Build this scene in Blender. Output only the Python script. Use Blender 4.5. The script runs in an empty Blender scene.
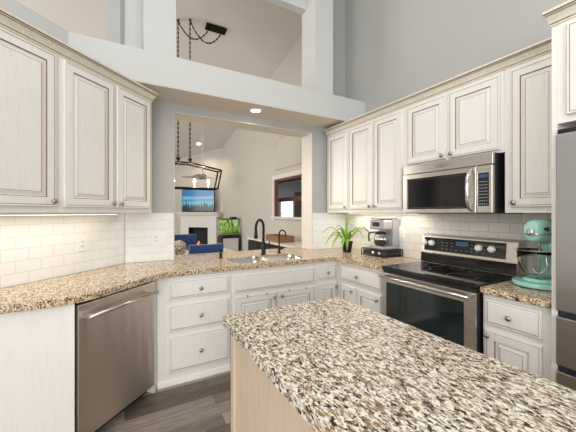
import bpy, bmesh, math, random
from mathutils import Vector, Matrix, Euler
from mathutils.geometry import tessellate_polygon
random.seed(7)
PI = math.pi
SC = bpy.context.scene
COL = SC.collection
R = math.radians

# ------------------------------------------------------------------ camera, world, lights, exposure
cam_d = bpy.data.cameras.new('camera'); cam = bpy.data.objects.new('camera', cam_d); COL.objects.link(cam)
cam.location = (0, 0, 1.38); cam.rotation_euler = (R(90), 0, R(-28.8))
cam_d.sensor_width = 36; cam_d.lens = 297/576*36; cam_d.shift_y = -3.5/576
cam_d.clip_start = 0.05; SC.camera = cam

w = bpy.data.worlds.new('world'); SC.world = w; w.use_nodes = True
w.node_tree.nodes['Background'].inputs[0].default_value = (0.95, 0.975, 1.0, 1)
w.node_tree.nodes['Background'].inputs[1].default_value = 0.75

def area(name, loc, target, sx, sy, power, col):
    l = bpy.data.lights.new(name, 'AREA'); l.shape = 'RECTANGLE'; l.size = sx; l.size_y = sy; l.energy = power; l.color = col
    o = bpy.data.objects.new(name, l); COL.objects.link(o); o.location = loc
    o.rotation_euler = (Vector(target)-Vector(loc)).to_track_quat('-Z', 'Y').to_euler()
    return o
def point(name, loc, power, col, r=0.05):
    l = bpy.data.lights.new(name, 'POINT'); l.energy = power; l.color = col; l.shadow_soft_size = r
    o = bpy.data.objects.new(name, l); COL.objects.link(o); o.location = loc; return o
def spot(name, loc, power, col, ang=120, r=0.05):
    l = bpy.data.lights.new(name, 'SPOT'); l.energy = power; l.color = col; l.shadow_soft_size = r; l.spot_size = R(ang); l.spot_blend = 0.8
    o = bpy.data.objects.new(name, l); COL.objects.link(o); o.location = loc; return o
area('fill_light_rear', (-1.2, -2.8, 1.7), (1.2, 2.5, 0.6), 3.2, 2.0, 112, (0.97, 0.98, 1.0))  # added area fill behind the camera, standing in for unseen windows
area('fill_light_side', (-3.6, 0.2, 2.3), (1.5, 2.0, 0.7), 2.4, 1.8, 62, (0.93, 0.96, 1.0))  # unseen side fill, added to brighten the kitchen from the left
area('fill_light_overhead', (0.0, 0.4, 3.6), (2.3, 1.5, 0.6), 1.4, 1.4, 22, (1.0, 0.94, 0.85))  # added overhead fill towards the right-hand cabinets, no actual fixture
area('fill_light_living', (-3.2, 6.5, 2.4), (2.6, 6.5, 1.4), 3.5, 2.2, 105, (1.0, 0.95, 0.87))  # added fill lamp lighting the living room from its left

SC.view_settings.view_transform = 'Standard'; SC.view_settings.look = 'None'
SC.view_settings.gamma = 1; SC.view_settings.use_curve_mapping = False
SC.view_settings.exposure = 0.36

# ------------------------------------------------------------------ materials
def mat(name, col, rough=0.5, metal=0.0, spec=0.5, emit=None, es=1.0, coat=0, trans=0, ior=1.45):
    m = bpy.data.materials.new(name); m.use_nodes = True
    b = m.node_tree.nodes['Principled BSDF']
    b.inputs['Base Color'].default_value = (*col, 1); b.inputs['Roughness'].default_value = rough
    b.inputs['Metallic'].default_value = metal; b.inputs['Specular IOR Level'].default_value = spec
    b.inputs['Coat Weight'].default_value = coat; b.inputs['Transmission Weight'].default_value = trans; b.inputs['IOR'].default_value = ior
    if emit: b.inputs['Emission Color'].default_value = (*emit, 1); b.inputs['Emission Strength'].default_value = es
    return m
class NT:
    def __init__(s, m): s.t = m.node_tree; s.b = s.t.nodes['Principled BSDF']
    def n(s, t, **k):
        x = s.t.nodes.new(t)
        for a, v in k.items(): setattr(x, a, v)
        return x
    def l(s, a, b): s.t.links.new(a, b)
    def coords(s, scale=(1,1,1), rot=(0,0,0), src='Object'):
        tc = s.n('ShaderNodeTexCoord'); mp = s.n('ShaderNodeMapping')
        mp.inputs['Scale'].default_value = scale; mp.inputs['Rotation'].default_value = rot
        s.l(tc.outputs[src], mp.inputs['Vector']); return mp.outputs[0]
    def noise(s, vec, scale, detail=3, rough=0.5, dist=0):
        x = s.n('ShaderNodeTexNoise'); x.inputs['Scale'].default_value = scale; x.inputs['Detail'].default_value = detail
        x.inputs['Roughness'].default_value = rough; x.inputs['Distortion'].default_value = dist
        s.l(vec, x.inputs['Vector']); return x.outputs['Fac']
    def ramp(s, fac, stops, interp='LINEAR'):
        x = s.n('ShaderNodeValToRGB'); x.color_ramp.interpolation = interp
        e = x.color_ramp.elements
        while len(e) < len(stops): e.new(0.5)
        for i, (p, c) in enumerate(stops):
            e[i].position = p; e[i].color = (*c, 1) if len(c) == 3 else c
        s.l(fac, x.inputs[0]); return x.outputs[0]
    def mix(s, fac, a, b, mode='MIX'):
        x = s.n('ShaderNodeMix', data_type='RGBA', blend_type=mode)
        if isinstance(fac, (int, float)): x.inputs[0].default_value = fac
        else: s.l(fac, x.inputs[0])
        for i, v in ((6, a), (7, b)):
            if isinstance(v, tuple): x.inputs[i].default_value = (*v, 1)
            else: s.l(v, x.inputs[i])
        return x.outputs[2]
    def col(s, c): s.l(c, s.b.inputs['Base Color'])
    def bump(s, h, strength=0.2, dist=0.002):
        x = s.n('ShaderNodeBump'); x.inputs['Strength'].default_value = strength; x.inputs['Distance'].default_value = dist
        s.l(h, x.inputs['Height']); s.l(x.outputs[0], s.b.inputs['Normal'])
M = {}
def wallpaint(name, c, bs=0.15, rough=0.85):
    m = mat(name, c, rough); n = NT(m); v = n.coords()
    n.col(n.mix(n.noise(v, 3, 4), tuple(x*0.96 for x in c), c)); n.bump(n.noise(v, 90, 3), bs, 0.003); return m
M['gray_wall'] = wallpaint('gray_wall_paint', (0.455, 0.455, 0.435))
M['ledge'] = wallpaint('pale_trim_paint', (0.60, 0.61, 0.595), 0.05)
M['beige_wall'] = wallpaint('beige_wall_paint', (0.54, 0.51, 0.455), 0.1)
M['jamb'] = wallpaint('cream_jamb_paint', (0.70, 0.655, 0.605), 0.08)
M['ceiling'] = wallpaint('ceiling_paint', (0.72, 0.695, 0.665), 0.5)
M['side_wall'] = wallpaint('blue_gray_wall_paint', (0.36, 0.38, 0.40))
M['soffit'] = wallpaint('soffit_warm_lit_tone', (0.74, 0.68, 0.61), 0.3)  # warm light on the underside put in as a lighter, pinker tone
M['white'] = wallpaint('white_paint', (0.75, 0.73, 0.69), 0.02, 0.5)
def cabpaint(name, c, dark, amt=0.5):
    m = mat(name, c, 0.42); n = NT(m)
    v = n.coords((14, 14, 1.1)); f = n.noise(v, 6, 5, 0.65)
    n.col(n.ramp(f, [(0.30, tuple(x*(1-0.22*amt) for x in c)), (0.5, c), (1, c)])); n.bump(f, 0.06, 0.001); return m
M['cab'] = cabpaint('antiqued_cream_cabinet_paint', (0.80, 0.775, 0.73), 0.7, 0.32)
M['glaze'] = mat('brown_antiquing_glaze', (0.22, 0.165, 0.11), 0.6)
M['island_wood'] = cabpaint('whitewashed_maple', (0.66, 0.53, 0.39), 0.6, 0.7)
M['nickel'] = mat('brushed_nickel', (0.42, 0.39, 0.36), 0.28, 1)
M['bronze'] = mat('oil_rubbed_bronze', (0.018, 0.016, 0.015), 0.35, 0.6)
M['chrome'] = mat('chrome', (0.80, 0.80, 0.80), 0.12, 1)
def steel(name, c, rough=0.28, axis=(1, 60, 60)):
    m = mat(name, c, rough, 1.0); n = NT(m); v = n.coords(axis); f = n.noise(v, 8, 3)
    n.col(n.mix(f, tuple(x*0.90 for x in c), c)); n.bump(f, 0.03, 0.0006)
    f2 = n.ramp(f, [(0, (rough*0.85,)*3), (1, (rough*1.25,)*3)]); n.l(f2, n.b.inputs['Roughness']); return m
M['steel'] = steel('brushed_stainless_steel', (0.80, 0.73, 0.66), 0.30, (60, 60, 1))
n = NT(M['steel']); w_ = n.noise(n.coords((3.5, 3.5, .35)), 1.6, 2); old = [x for x in n.t.nodes if x.type == 'BUMP'][0]
b2 = n.n('ShaderNodeBump'); b2.inputs['Strength'].default_value = 0.5; b2.inputs['Distance'].default_value = 0.02; n.l(w_, b2.inputs['Height']); n.l(b2.outputs[0], old.inputs['Normal'])
M['fridge_steel'] = steel('cool_stainless_steel', (0.50, 0.49, 0.48), 0.33, (1, 1, 60))
M['micro_steel'] = steel('warm_stainless_steel', (0.66, 0.62, 0.57), 0.27, (1, 60, 60))
M['sink_steel'] = steel('satin_sink_steel', (0.70, 0.70, 0.70), 0.18)
M['black'] = mat('black_plastic', (0.012, 0.012, 0.013), 0.35)
M['gloss_black'] = mat('black_ceramic_glass', (0.008, 0.008, 0.009), 0.06, 0, 0.6)
M['oven_glass'] = mat('dark_oven_glass', (0.012, 0.020, 0.020), 0.05, 0, 0.7)
M['micro_glass'] = mat('dark_microwave_glass', (0.11, 0.105, 0.097), 0.08, 0, 0.7)
M['gray_plastic'] = mat('silver_gray_plastic', (0.40, 0.39, 0.42), 0.35, 0.5)
M['knob_white'] = mat('satin_silver_knob', (0.88, 0.87, 0.84), 0.3, 0.1)
M['outlet'] = mat('white_plastic', (0.82, 0.82, 0.80), 0.4)
M['slot'] = mat('outlet_slot_dark', (0.10, 0.09, 0.08), 0.6)
M['display'] = mat('blue_lit_display', (0.02, 0.05, 0.10), 0.2, emit=(0.10, 0.22, 0.42), es=0.15)
M['key'] = mat('gray_key_print', (0.30, 0.32, 0.36), 0.5)
M['teal'] = mat('mint_enamel', (0.38, 0.74, 0.66), 0.15, 0, 0.6, coat=0.5)
M['glass'] = mat('clear_glass', (0.95, 0.97, 0.97), 0.02, trans=1.0, ior=1.3)
M['wood'] = mat('light_wood', (0.52, 0.34, 0.16), 0.5)
def woodmat(name, a, b, sc=(2, 30, 30)):
    m = mat(name, a, 0.45); n = NT(m); n.col(n.mix(n.noise(n.coords(sc), 2, 4), a, b)); return m
M['crate'] = woodmat('dark_crate_wood', (0.16, 0.075, 0.035), (0.34, 0.19, 0.10))
M['brown_beam'] = woodmat('stained_brown_wood', (0.14, 0.05, 0.025), (0.25, 0.10, 0.05))
M['curtain'] = mat('brown_curtain_cloth', (0.16, 0.10, 0.08), 0.9)
M['navy'] = mat('navy_velvet', (0.012, 0.045, 0.17), 0.75); M['navy'].node_tree.nodes['Principled BSDF'].inputs['Sheen Weight'].default_value = 0.4
M['darkwood'] = mat('espresso_wood', (0.035, 0.025, 0.02), 0.4)
M['stone_top'] = mat('white_stone_top', (0.72, 0.69, 0.64), 0.3)
M['pot'] = mat('black_pot', (0.015, 0.015, 0.017), 0.4)
M['soil'] = mat('potting_soil', (0.05, 0.035, 0.02), 0.9)
m = mat('strap_leaf', (0.16, 0.34, 0.04), 0.4); n = NT(m); v = n.coords()
n.col(n.mix(n.noise(v, 14, 2), (0.10, 0.30, 0.025), (0.36, 0.52, 0.08))); M['leaf'] = m
M['bulb'] = mat('lit_bulb', (1, 0.9, 0.75), 0.3, emit=(1.0, 0.86, 0.62), es=14)
M['downlight'] = mat('lit_downlight_lens', (1, 1, 1), 0.3, emit=(1.0, 0.95, 0.86), es=6)
M['strip'] = mat('lit_strip_lens', (1, 1, 1), 0.3, emit=(1.0, 0.93, 0.80), es=3)

def granite(name, warm):
    m = mat(name, (0.6, 0.52, 0.42), 0.19, 0, 0.45); n = NT(m)
    v2 = n.coords((2.1, 1.0, 1.7), (0, 0, R(12)))
    def off(k):
        mp = n.n('ShaderNodeMapping'); mp.inputs['Location'].default_value = (3.7*k, 1.9*k, 5.1*k); n.l(v2, mp.inputs['Vector']); return mp.outputs[0]
    lt = tuple(a*b for a, b in zip((0.88, 0.84, 0.76), warm)); md = tuple(a*b for a, b in zip((0.70, 0.61, 0.48), warm))
    base = n.ramp(n.noise(v2, 42, 4, 0.62, 0.5), [(0.36, tuple(a*b for a, b in zip((0.22, 0.13, 0.07), warm))), (0.44, tuple(a*b for a, b in zip((0.47, 0.33, 0.20), warm))), (0.49, md), (0.545, lt)])
    tan = n.ramp(n.noise(off(1), 20, 3, 0.6, 0.6), [(0.55, (0,)*3), (0.62, (0.6,)*3)])
    c = n.mix(tan, base, tuple(a*b for a, b in zip((0.50, 0.36, 0.22), warm)))
    wh = n.ramp(n.noise(off(2), 46, 3, 0.6, 0.6), [(0.54, (0,)*3), (0.59, (1,)*3)])
    c = n.mix(wh, c, lt)
    gr = n.ramp(n.noise(off(3), 60, 3, 0.6, 0.5), [(0.54, (0,)*3), (0.60, (0.8,)*3)])
    c = n.mix(gr, c, (0.17, 0.11, 0.07))
    bl2 = n.ramp(n.noise(off(4), 50, 4, 0.62, 0.9), [(0.55, (0,)*3), (0.57, (1,)*3)])
    c = n.mix(bl2, c, (0.03, 0.02, 0.014))
    n.col(c); return m
M['granite'] = granite('warm_lit_speckled_granite', (0.95, 0.84, 0.69))  # same stone tinted golden; warm light and reflection put into its colour
M['granite_island'] = granite('cream_speckled_granite', (1, 1, 1))


def tilemat(name, a, b, mortar, rough=0.1):
    m = mat(name, a, rough, 0, 0.5); n = NT(m)
    tc = n.n('ShaderNodeTexCoord'); sp = n.n('ShaderNodeSeparateXYZ'); cb = n.n('ShaderNodeCombineXYZ')
    n.l(tc.outputs['Object'], sp.inputs[0]); n.l(sp.outputs[0], cb.inputs[0]); n.l(sp.outputs[2], cb.inputs[1])
    br = n.n('ShaderNodeTexBrick'); br.inputs['Scale'].default_value = 1.0
    br.inputs['Brick Width'].default_value = 0.155; br.inputs['Row Height'].default_value = 0.0772
    br.inputs['Mortar Size'].default_value = 0.0016; br.inputs['Mortar Smooth'].default_value = 0.15
    br.inputs['Color1'].default_value = (*a, 1); br.inputs['Color2'].default_value = (*b, 1); br.inputs['Mortar'].default_value = (*mortar, 1)
    n.l(cb.outputs[0], br.inputs['Vector']); n.col(br.outputs['Color'])
    inv = n.n('ShaderNodeMath', operation='SUBTRACT'); inv.inputs[0].default_value = 1; n.l(br.outputs['Fac'], inv.inputs[1])
    n.bump(inv.outputs[0], 0.6, 0.002); return m
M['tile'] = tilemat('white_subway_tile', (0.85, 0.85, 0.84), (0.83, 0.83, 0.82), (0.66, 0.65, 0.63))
M['tile_shaded'] = tilemat('shaded_white_subway_tile', (0.72, 0.69, 0.65), (0.66, 0.63, 0.59), (0.40, 0.37, 0.33))  # darkened copy of the white tile; shade around the range painted in

def floormat():
    m = mat('gray_brown_plank_floor', (0.2, 0.17, 0.15), 0.38); n = NT(m); v = n.coords()
    br = n.n('ShaderNodeTexBrick'); br.offset = 0.37; br.inputs['Scale'].default_value = 1.0
    br.inputs['Brick Width'].default_value = 0.92; br.inputs['Row Height'].default_value = 0.118; br.inputs['Mortar Size'].default_value = 0.0012
    br.inputs['Color1'].default_value = (0.12, 0.092, 0.075, 1); br.inputs['Color2'].default_value = (0.46, 0.39, 0.34, 1); br.inputs['Mortar'].default_value = (0.05, 0.04, 0.035, 1)
    n.l(v, br.inputs['Vector'])
    g = n.ramp(n.noise(n.coords((1.2, 16, 1)), 4, 6, 0.7, 0.5), [(0.3, (0.45,)*3), (0.7, (1.35,)*3)])
    n.col(n.mix(1.0, br.outputs['Color'], g, 'MULTIPLY')); return m
M['floor'] = floormat()

def screenmat():
    m = mat('tv_picture_of_trees_and_sea', (0, 0, 0), 0.15); n = NT(m)
    tc = n.n('ShaderNodeTexCoord'); sp = n.n('ShaderNodeSeparateXYZ'); n.l(tc.outputs['Object'], sp.inputs[0])
    mr = n.n('ShaderNodeMapRange'); mr.inputs[1].default_value = 0; mr.inputs[2].default_value = 0.62; n.l(sp.outputs[2], mr.inputs[0])
    vv = n.coords((1.0, 1, 6)); f = n.noise(vv, 3, 3)
    ad = n.n('ShaderNodeMath', operation='MULTIPLY_ADD'); n.l(f, ad.inputs[0]); ad.inputs[1].default_value = 0.16; n.l(mr.outputs[0], ad.inputs[2])
    sky = n.ramp(ad.outputs[0], [(0.35, (0.02, 0.22, 0.32)), (0.55, (0.12, 0.42, 0.52)), (0.68, (0.015, 0.20, 0.40)), (0.78, (0.20, 0.45, 0.60)), (0.90, (0.01, 0.16, 0.40))])
    # jagged tree line
    w1 = n.n('ShaderNodeMath', operation='PINGPONG'); n.l(sp.outputs[0], w1.inputs[0]); w1.inputs[1].default_value = 0.045
    nz = n.noise(n.coords((5, 1, 0.01)), 1.2, 2)
    a = n.n('ShaderNodeMath', operation='MULTIPLY_ADD'); n.l(w1.outputs[0], a.inputs[0]); a.inputs[1].default_value = 6.0; n.l(nz, a.inputs[2])
    b = n.n('ShaderNodeMath', operation='MULTIPLY_ADD'); n.l(a.outputs[0], b.inputs[0]); b.inputs[1].default_value = 0.62; b.inputs[2].default_value = -0.04
    lt = n.n('ShaderNodeMath', operation='LESS_THAN'); n.l(mr.outputs[0], lt.inputs[0]); n.l(b.outputs[0], lt.inputs[1])
    c = n.mix(lt.outputs[0], sky, (0.004, 0.016, 0.018))
    n.l(c, n.b.inputs['Emission Color']); n.b.inputs['Emission Strength'].default_value = 0.75; return m
M['screen'] = screenmat()
def aquamat():
    m = mat('planted_aquarium_backdrop', (0, 0, 0), 0.3); n = NT(m); f = n.noise(n.coords((14, 14, 4)), 1.5, 4)
    c = n.ramp(f, [(0.36, (0.01, 0.06, 0.02)), (0.47, (0.20, 0.38, 0.05)), (0.55, (0.85, 0.85, 0.30)), (0.62, (0.25, 0.16, 0.05)), (0.70, (0.06, 0.20, 0.12))])
    n.l(c, n.b.inputs['Emission Color']); n.b.inputs['Emission Strength'].default_value = 0.6; return m
M['aqua'] = aquamat()
M['plant_green'] = mat('aquatic_leaf', (0.12, 0.40, 0.05), 0.5, emit=(0.10, 0.35, 0.04), es=0.1)
M['fish_orange'] = mat('orange_fish', (0.80, 0.22, 0.04), 0.4)
M['water'] = mat('aquarium_water_glass', (0.9, 1.0, 0.95), 0.02, trans=1.0, ior=1.1)
M['gravel'] = mat('aquarium_gravel', (0.35, 0.22, 0.12), 0.9)
M['ember'] = mat('glowing_fire', (0.6, 0.1, 0.02), 0.8, emit=(1.0, 0.25, 0.05), es=1.2)
M['log'] = mat('fire_log', (0.16, 0.09, 0.06), 0.9)
M['soot'] = mat('black_firebox', (0.012, 0.011, 0.011), 0.7)
M['dayglow'] = mat('daylit_window_pane', (0.8, 0.85, 0.9), 0.3, emit=(0.85, 0.92, 1.0), es=0.9)
m = mat('shell_ball', (0.5, 0.4, 0.3), 0.4); n = NT(m)
vo = n.n('ShaderNodeTexVoronoi'); vo.feature = 'DISTANCE_TO_EDGE'; vo.inputs['Scale'].default_value = 26; n.l(n.coords(), vo.inputs['Vector'])
n.col(n.ramp(vo.outputs[0], [(0.05, (0.10, 0.07, 0.05)), (0.16, (0.66, 0.58, 0.46))])); M['ball'] = m

# ------------------------------------------------------------------ mesh helpers
class MB:
    def __init__(s): s.v = []; s.f = []; s.m = []; s.s = []
    def add(s, vs, fs, mi=0, sm=False, T=None):
        o = len(s.v)
        s.v += [tuple(T @ Vector(p)) if T else tuple(p) for p in vs]
        for f in fs: s.f.append(tuple(i+o for i in f)); s.m.append(mi); s.s.append(sm)
        return s
    def box(s, x0, x1, y0, y1, z0, z1, mi=0, T=None):
        x0, x1 = sorted((x0, x1)); y0, y1 = sorted((y0, y1)); z0, z1 = sorted((z0, z1))
        return s.add([(x0,y0,z0),(x1,y0,z0),(x1,y1,z0),(x0,y1,z0),(x0,y0,z1),(x1,y0,z1),(x1,y1,z1),(x0,y1,z1)],
              [(0,3,2,1),(4,5,6,7),(0,1,5,4),(1,2,6,5),(2,3,7,6),(3,0,4,7)], mi, False, T)
    def prism(s, pts, z0, z1, mi=0, T=None):     # convex or simple polygon, CCW
        n = len(pts)
        return s.add([(p[0],p[1],z0) for p in pts]+[(p[0],p[1],z1) for p in pts],
              [tuple(range(n-1,-1,-1)), tuple(range(n,2*n))]+[(i,(i+1)%n,n+(i+1)%n,n+i) for i in range(n)], mi, False, T)
    def extx(s, prof, x0, x1, mi=0, m0=0, m1=0, T=None):     # profile (y,z) along x; m0/m1 mitre slopes
        n = len(prof); y_ref = prof[0][0]
        a = [(x0 + m0*(p[0]-y_ref), p[0], p[1]) for p in prof]; b = [(x1 + m1*(p[0]-y_ref), p[0], p[1]) for p in prof]
        return s.add(a+b, [tuple(range(n)), tuple(range(2*n-1,n-1,-1))]+[(i,n+i,n+(i+1)%n,(i+1)%n) for i in range(n)], mi, False, T)
    def lathe(s, prof, c=(0,0,0), axis='z', seg=24, mi=0, cap=True, T=None, sm=True):
        vs = []; fs = []; n = len(prof)
        for r, h in prof:
            for k in range(seg):
                a = 2*PI*k/seg; x, y = r*math.cos(a), r*math.sin(a)
                p = {'z': (x, y, h), '-y': (x, -h, y), 'y': (x, h, -y), 'x': (h, x, y)}[axis]
                vs.append((p[0]+c[0], p[1]+c[1], p[2]+c[2]))
        for i in range(n-1):
            for k in range(seg): fs.append((i*seg+k, i*seg+(k+1)%seg, (i+1)*seg+(k+1)%seg, (i+1)*seg+k))
        s.add(vs, fs, mi, sm, T)
        if cap:
            o = len(s.v)-len(vs)
            for i, rev in ((0, True), (n-1, False)):
                if prof[i][0] > 1e-5:
                    idx = [o+i*seg+k for k in range(seg)]
                    s.f.append(tuple(idx[::-1] if rev else idx)); s.m.append(mi); s.s.append(False)
        return s
    def tube(s, pts, r, seg=10, mi=0, closed=False, T=None):
        pts = [Vector(p) for p in pts]; n = len(pts); vs = []; fs = []; prev = None
        for i, p in enumerate(pts):
            if closed: t = (pts[(i+1)%n]-pts[i-1]).normalized()
            else: t = (pts[min(i+1,n-1)]-pts[max(i-1,0)]).normalized()
            if prev is None:
                u = t.cross(Vector((0,0,1)));
                if u.length < 1e-3: u = t.cross(Vector((1,0,0)))
                u.normalize()
            else: u = (prev - t*prev.dot(t)).normalized()
            prev = u; w_ = t.cross(u); rr = r[i] if isinstance(r, (list, tuple)) else r
            for k in range(seg):
                a = 2*PI*k/seg; vs.append(p + (u*math.cos(a)+w_*math.sin(a))*rr)
        for i in range(n if closed else n-1):
            for k in range(seg): fs.append((i*seg+k, i*seg+(k+1)%seg, ((i+1)%n)*seg+(k+1)%seg, ((i+1)%n)*seg+k))
        s.add(vs, fs, mi, True, T)
        if not closed:
            o = len(s.v)-len(vs)
            s.f += [tuple(o+k for k in range(seg))[::-1], tuple(o+(n-1)*seg+k for k in range(seg))]; s.m += [mi]*2; s.s += [False]*2
        return s
    def rings(s, x0, x1, z0, z1, rings):          # nested rectangles facing -y: (inset, y, material of the strip leading to it)
        vs = []; 
        for ins, y, _ in rings: vs += [(x0+ins,y,z0+ins),(x1-ins,y,z0+ins),(x1-ins,y,z1-ins),(x0+ins,y,z1-ins)]
        o = len(s.v); s.v += vs
        for i in range(1, len(rings)):
            for k in range(4):
                a, b = o+(i-1)*4+k, o+(i-1)*4+(k+1)%4
                s.f.append((a, b, b+4, a+4)); s.m.append(rings[i][2]); s.s.append(False)
        l = o+(len(rings)-1)*4
        s.f.append((l, l+1, l+2, l+3)); s.m.append(0); s.s.append(False)
        s.f.append((o+3, o+2, o+1, o)); s.m.append(0); s.s.append(False)
        return s
    def build(s, name, mats, parent=None, bevel=0, seg=2, weld=False):
        me = bpy.data.meshes.new(name); me.from_pydata(s.v, [], s.f)
        if not isinstance(mats, (list, tuple)): mats = [mats]
        for m_ in mats: me.materials.append(m_)
        me.polygons.foreach_set('material_index', s.m); me.polygons.foreach_set('use_smooth', s.s); me.update()
        bm = bmesh.new(); bm.from_mesh(me)
        if weld: bmesh.ops.remove_doubles(bm, verts=bm.verts, dist=1e-5)
        bmesh.ops.recalc_face_normals(bm, faces=bm.faces); bm.to_mesh(me); bm.free()
        o = bpy.data.objects.new(name, me); COL.objects.link(o)
        if parent: o.parent = parent
        if bevel:
            b = o.modifiers.new('bevel', 'BEVEL'); b.width = bevel; b.segments = seg; b.limit_method = 'ANGLE'; b.angle_limit = R(40)
        return o
def tag(o, label, cat, group=None):
    o['label'] = label; o['category'] = cat
    if group: o['group'] = group
    return o
def thing(name, label, cat, loc=(0,0,0), rz=0, group=None):
    o = bpy.data.objects.new(name, None); COL.objects.link(o); o.location = loc; o.rotation_euler = (0,0,rz); o.empty_display_size = 0.1
    return tag(o, label, cat, group)
def struct(name, mb, m, bevel=0):
    o = mb.build(name, m, None, bevel); o['kind'] = 'structure'; return o
def part(name, mb, m, parent, label=None, bevel=0, seg=2):
    o = mb.build(name, m, parent, bevel, seg)
    if label: o['label'] = label
    return o
def text(name, body, size, m, parent, loc, rot, depth=0.0006):
    cu = bpy.data.curves.new(name, 'FONT'); cu.body = body; cu.size = size; cu.extrude = depth; cu.align_x = 'CENTER'; cu.align_y = 'CENTER'
    t = bpy.data.objects.new(name, cu); COL.objects.link(t)
    me = bpy.data.meshes.new_from_object(t); bpy.data.objects.remove(t)
    me.materials.append(m); o = bpy.data.objects.new(name, me); COL.objects.link(o); o.parent = parent; o.location = loc; o.rotation_euler = rot
    return o
# layout constants
WY, WX = 3.12, 2.59
Q = 2**-0.5
def D(s, t): return (-s*Q + t*Q, WY - s*Q - t*Q)     # point along the diagonal wall: s from its corner, t into the room

# ------------------------------------------------------------------ structure
def ceil_z(y): return 3.33 + 0.23*(8.8-y)
struct('floor', MB().box(-7, 6, -4, 11, -0.1, 0), M['floor'])
cb = MB(); y0, y1 = -4, 11
cb.add([(-7,y0,ceil_z(y0)),(2.75,y0,ceil_z(y0)),(2.75,y1,ceil_z(y1)),(-7,y1,ceil_z(y1))]+[(-7,y0,ceil_z(y0)+.15),(2.75,y0,ceil_z(y0)+.15),(2.75,y1,ceil_z(y1)+.15),(-7,y1,ceil_z(y1)+.15)],
       [(0,1,2,3),(7,6,5,4),(0,4,5,1),(1,5,6,2),(2,6,7,3),(3,7,4,0)])
struct('ceiling', cb, M['ceiling'])
def wall_yz(mb, x0, x1, ya, yb, z0=0, z1=None):       # wall slab under the sloping ceiling
    if z1 is not None: return mb.box(x0, x1, ya, yb, z0, z1)
    za, zb = ceil_z(ya), ceil_z(yb)
    return mb.add([(x0,ya,z0),(x1,ya,z0),(x1,yb,z0),(x0,yb,z0),(x0,ya,za),(x1,ya,za),(x1,yb,zb),(x0,yb,zb)],
                  [(0,3,2,1),(4,5,6,7),(0,1,5,4),(1,2,6,5),(2,3,7,6),(3,0,4,7)])
struct('wall_right', wall_yz(MB(), WX, WX+.16, -4, 3.36), M['gray_wall'])
wl = MB(); wall_yz(wl, WX, WX+.07, 3.36, 3.90); wall_yz(wl, WX, WX+.07, 5.26, 9.2)
wl.box(WX, WX+.07, 3.90, 5.26, 0, 1.30); wall_yz(wl, WX, WX+.07, 3.90, 5.26, 2.02)
struct('wall_living_right', wl, M['beige_wall'])
# far diagonal wall carrying the fireplace: from (2.59, 8.8) towards -x,+y
fd = MB(); A = Vector((WX, 8.80)); u_ = Vector((-Q, Q)); nn = Vector((Q, Q))
P0, P1 = A, A + u_*2.9; P2, P3 = P1 + nn*.15, A + nn*.15
vs = [(p.x, p.y, 0) for p in (P0,P1,P2,P3)]+[(p.x, p.y, ceil_z(p.y)) for p in (P0,P1,P2,P3)]
fd.add(vs, [(0,1,2,3),(7,6,5,4),(0,4,5,1),(1,5,6,2),(2,6,7,3),(3,7,4,0)]); struct('wall_far_diagonal', fd, M['beige_wall'])
struct('wall_far', wall_yz(MB(), -7, P1.x+.1, P1.y, P1.y+.12), M['beige_wall'])
struct('wall_rear', MB().box(-7, 2.75, -3.6, -3.45, 0, 3.0), M['beige_wall'])
# room seen through the hole in the living wall
struct('wall_side_room', MB().box(2.67, 6.6, 9.0, 9.1, 0, 3.2).box(6.6, 6.7, 2, 9.1, 0, 3.2), M['side_wall'])
struct('ceiling_side_room', MB().box(2.67, 6.6, 2, 8.99, 2.45, 2.55), M['jamb'])

# back wall of the kitchen with the pass-through (opening x .427-2.06, z .87-2.377)
bw = MB(); bw.box(-0.10, .427, WY, 3.36, 0, 2.74); bw.box(2.06, WX, WY, 3.36, 0, 2.74); bw.box(.427, 2.06, WY, 3.36, 0, .868); bw.box(.427, 2.06, WY, 3.36, 2.377, 2.74)
struct('wall_back', bw, M['gray_wall'])
jb = MB(); jb.box(.427, .431, WY-.001, 3.361, .915, 2.377); jb.box(2.054, 2.06, WY-.001, 3.361, .915, 2.377); jb.box(.431, 2.054, WY-.001, 3.361, 2.371, 2.377)
struct('trim_1', jb, M['jamb'])
# soffit / plant ledge
d0 = D(.523, 0)
lg = MB().prism([(-.37, 2.75), (WX, 2.75), (WX, WY), (0, WY)], 2.47, 2.74); struct('trim_2', lg, M['ledge'])
struct('soffit_lit_underside', MB().prism([(-.36, 2.752), (WX-.002, 2.752), (WX-.002, WY-.001), (.003, WY-.001)], 2.4635, 2.4695), M['soffit'])  # thin sheet added under the ledge to carry its painted-in warm light
# diagonal half-height wall
a, b, c_, d_ = D(0,0), D(4.2,0), D(4.2,-.3), D(0.0,-.30)
struct('wall_left', MB().prism([a, d_, c_, b][::-1], 0, 2.40), M['gray_wall'])
struct('wall_left_ledge', MB().prism([a, d_, c_, b][::-1], 2.401, 2.74), M['ledge'])
# posts standing on the ledge
def post(n, x0, x1, y0, y1, zt=None, m='ledge', z0=2.741):
    struct(n, wall_yz(MB(), x0, x1, y0, y1, z0, zt), M[m])
post('trim_3', .141, .393, 2.75, WY-.09); post('trim_4', 1.855, 2.104, 2.75, WY-.09)
post('wall_back_upper_right', 2.105, WX, WY, 3.36, None, 'gray_wall')
post('wall_back_upper_left', 0.0, .14, WY, 3.30, None, 'ledge')
pd = MB().prism([D(0,0), D(.05,0), D(.05,-.15), D(0,-.15)], 2.741, 4.6); struct('wall_left_upper', pd, M['gray_wall'])
post('trim_5', .394, 1.854, 2.93, WY-.09, 3.98, 'ledge', 3.74)
post('wall_back_header', .394, 1.854, 2.95, WY-.09, None, 'gray_wall', 3.981)

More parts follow.
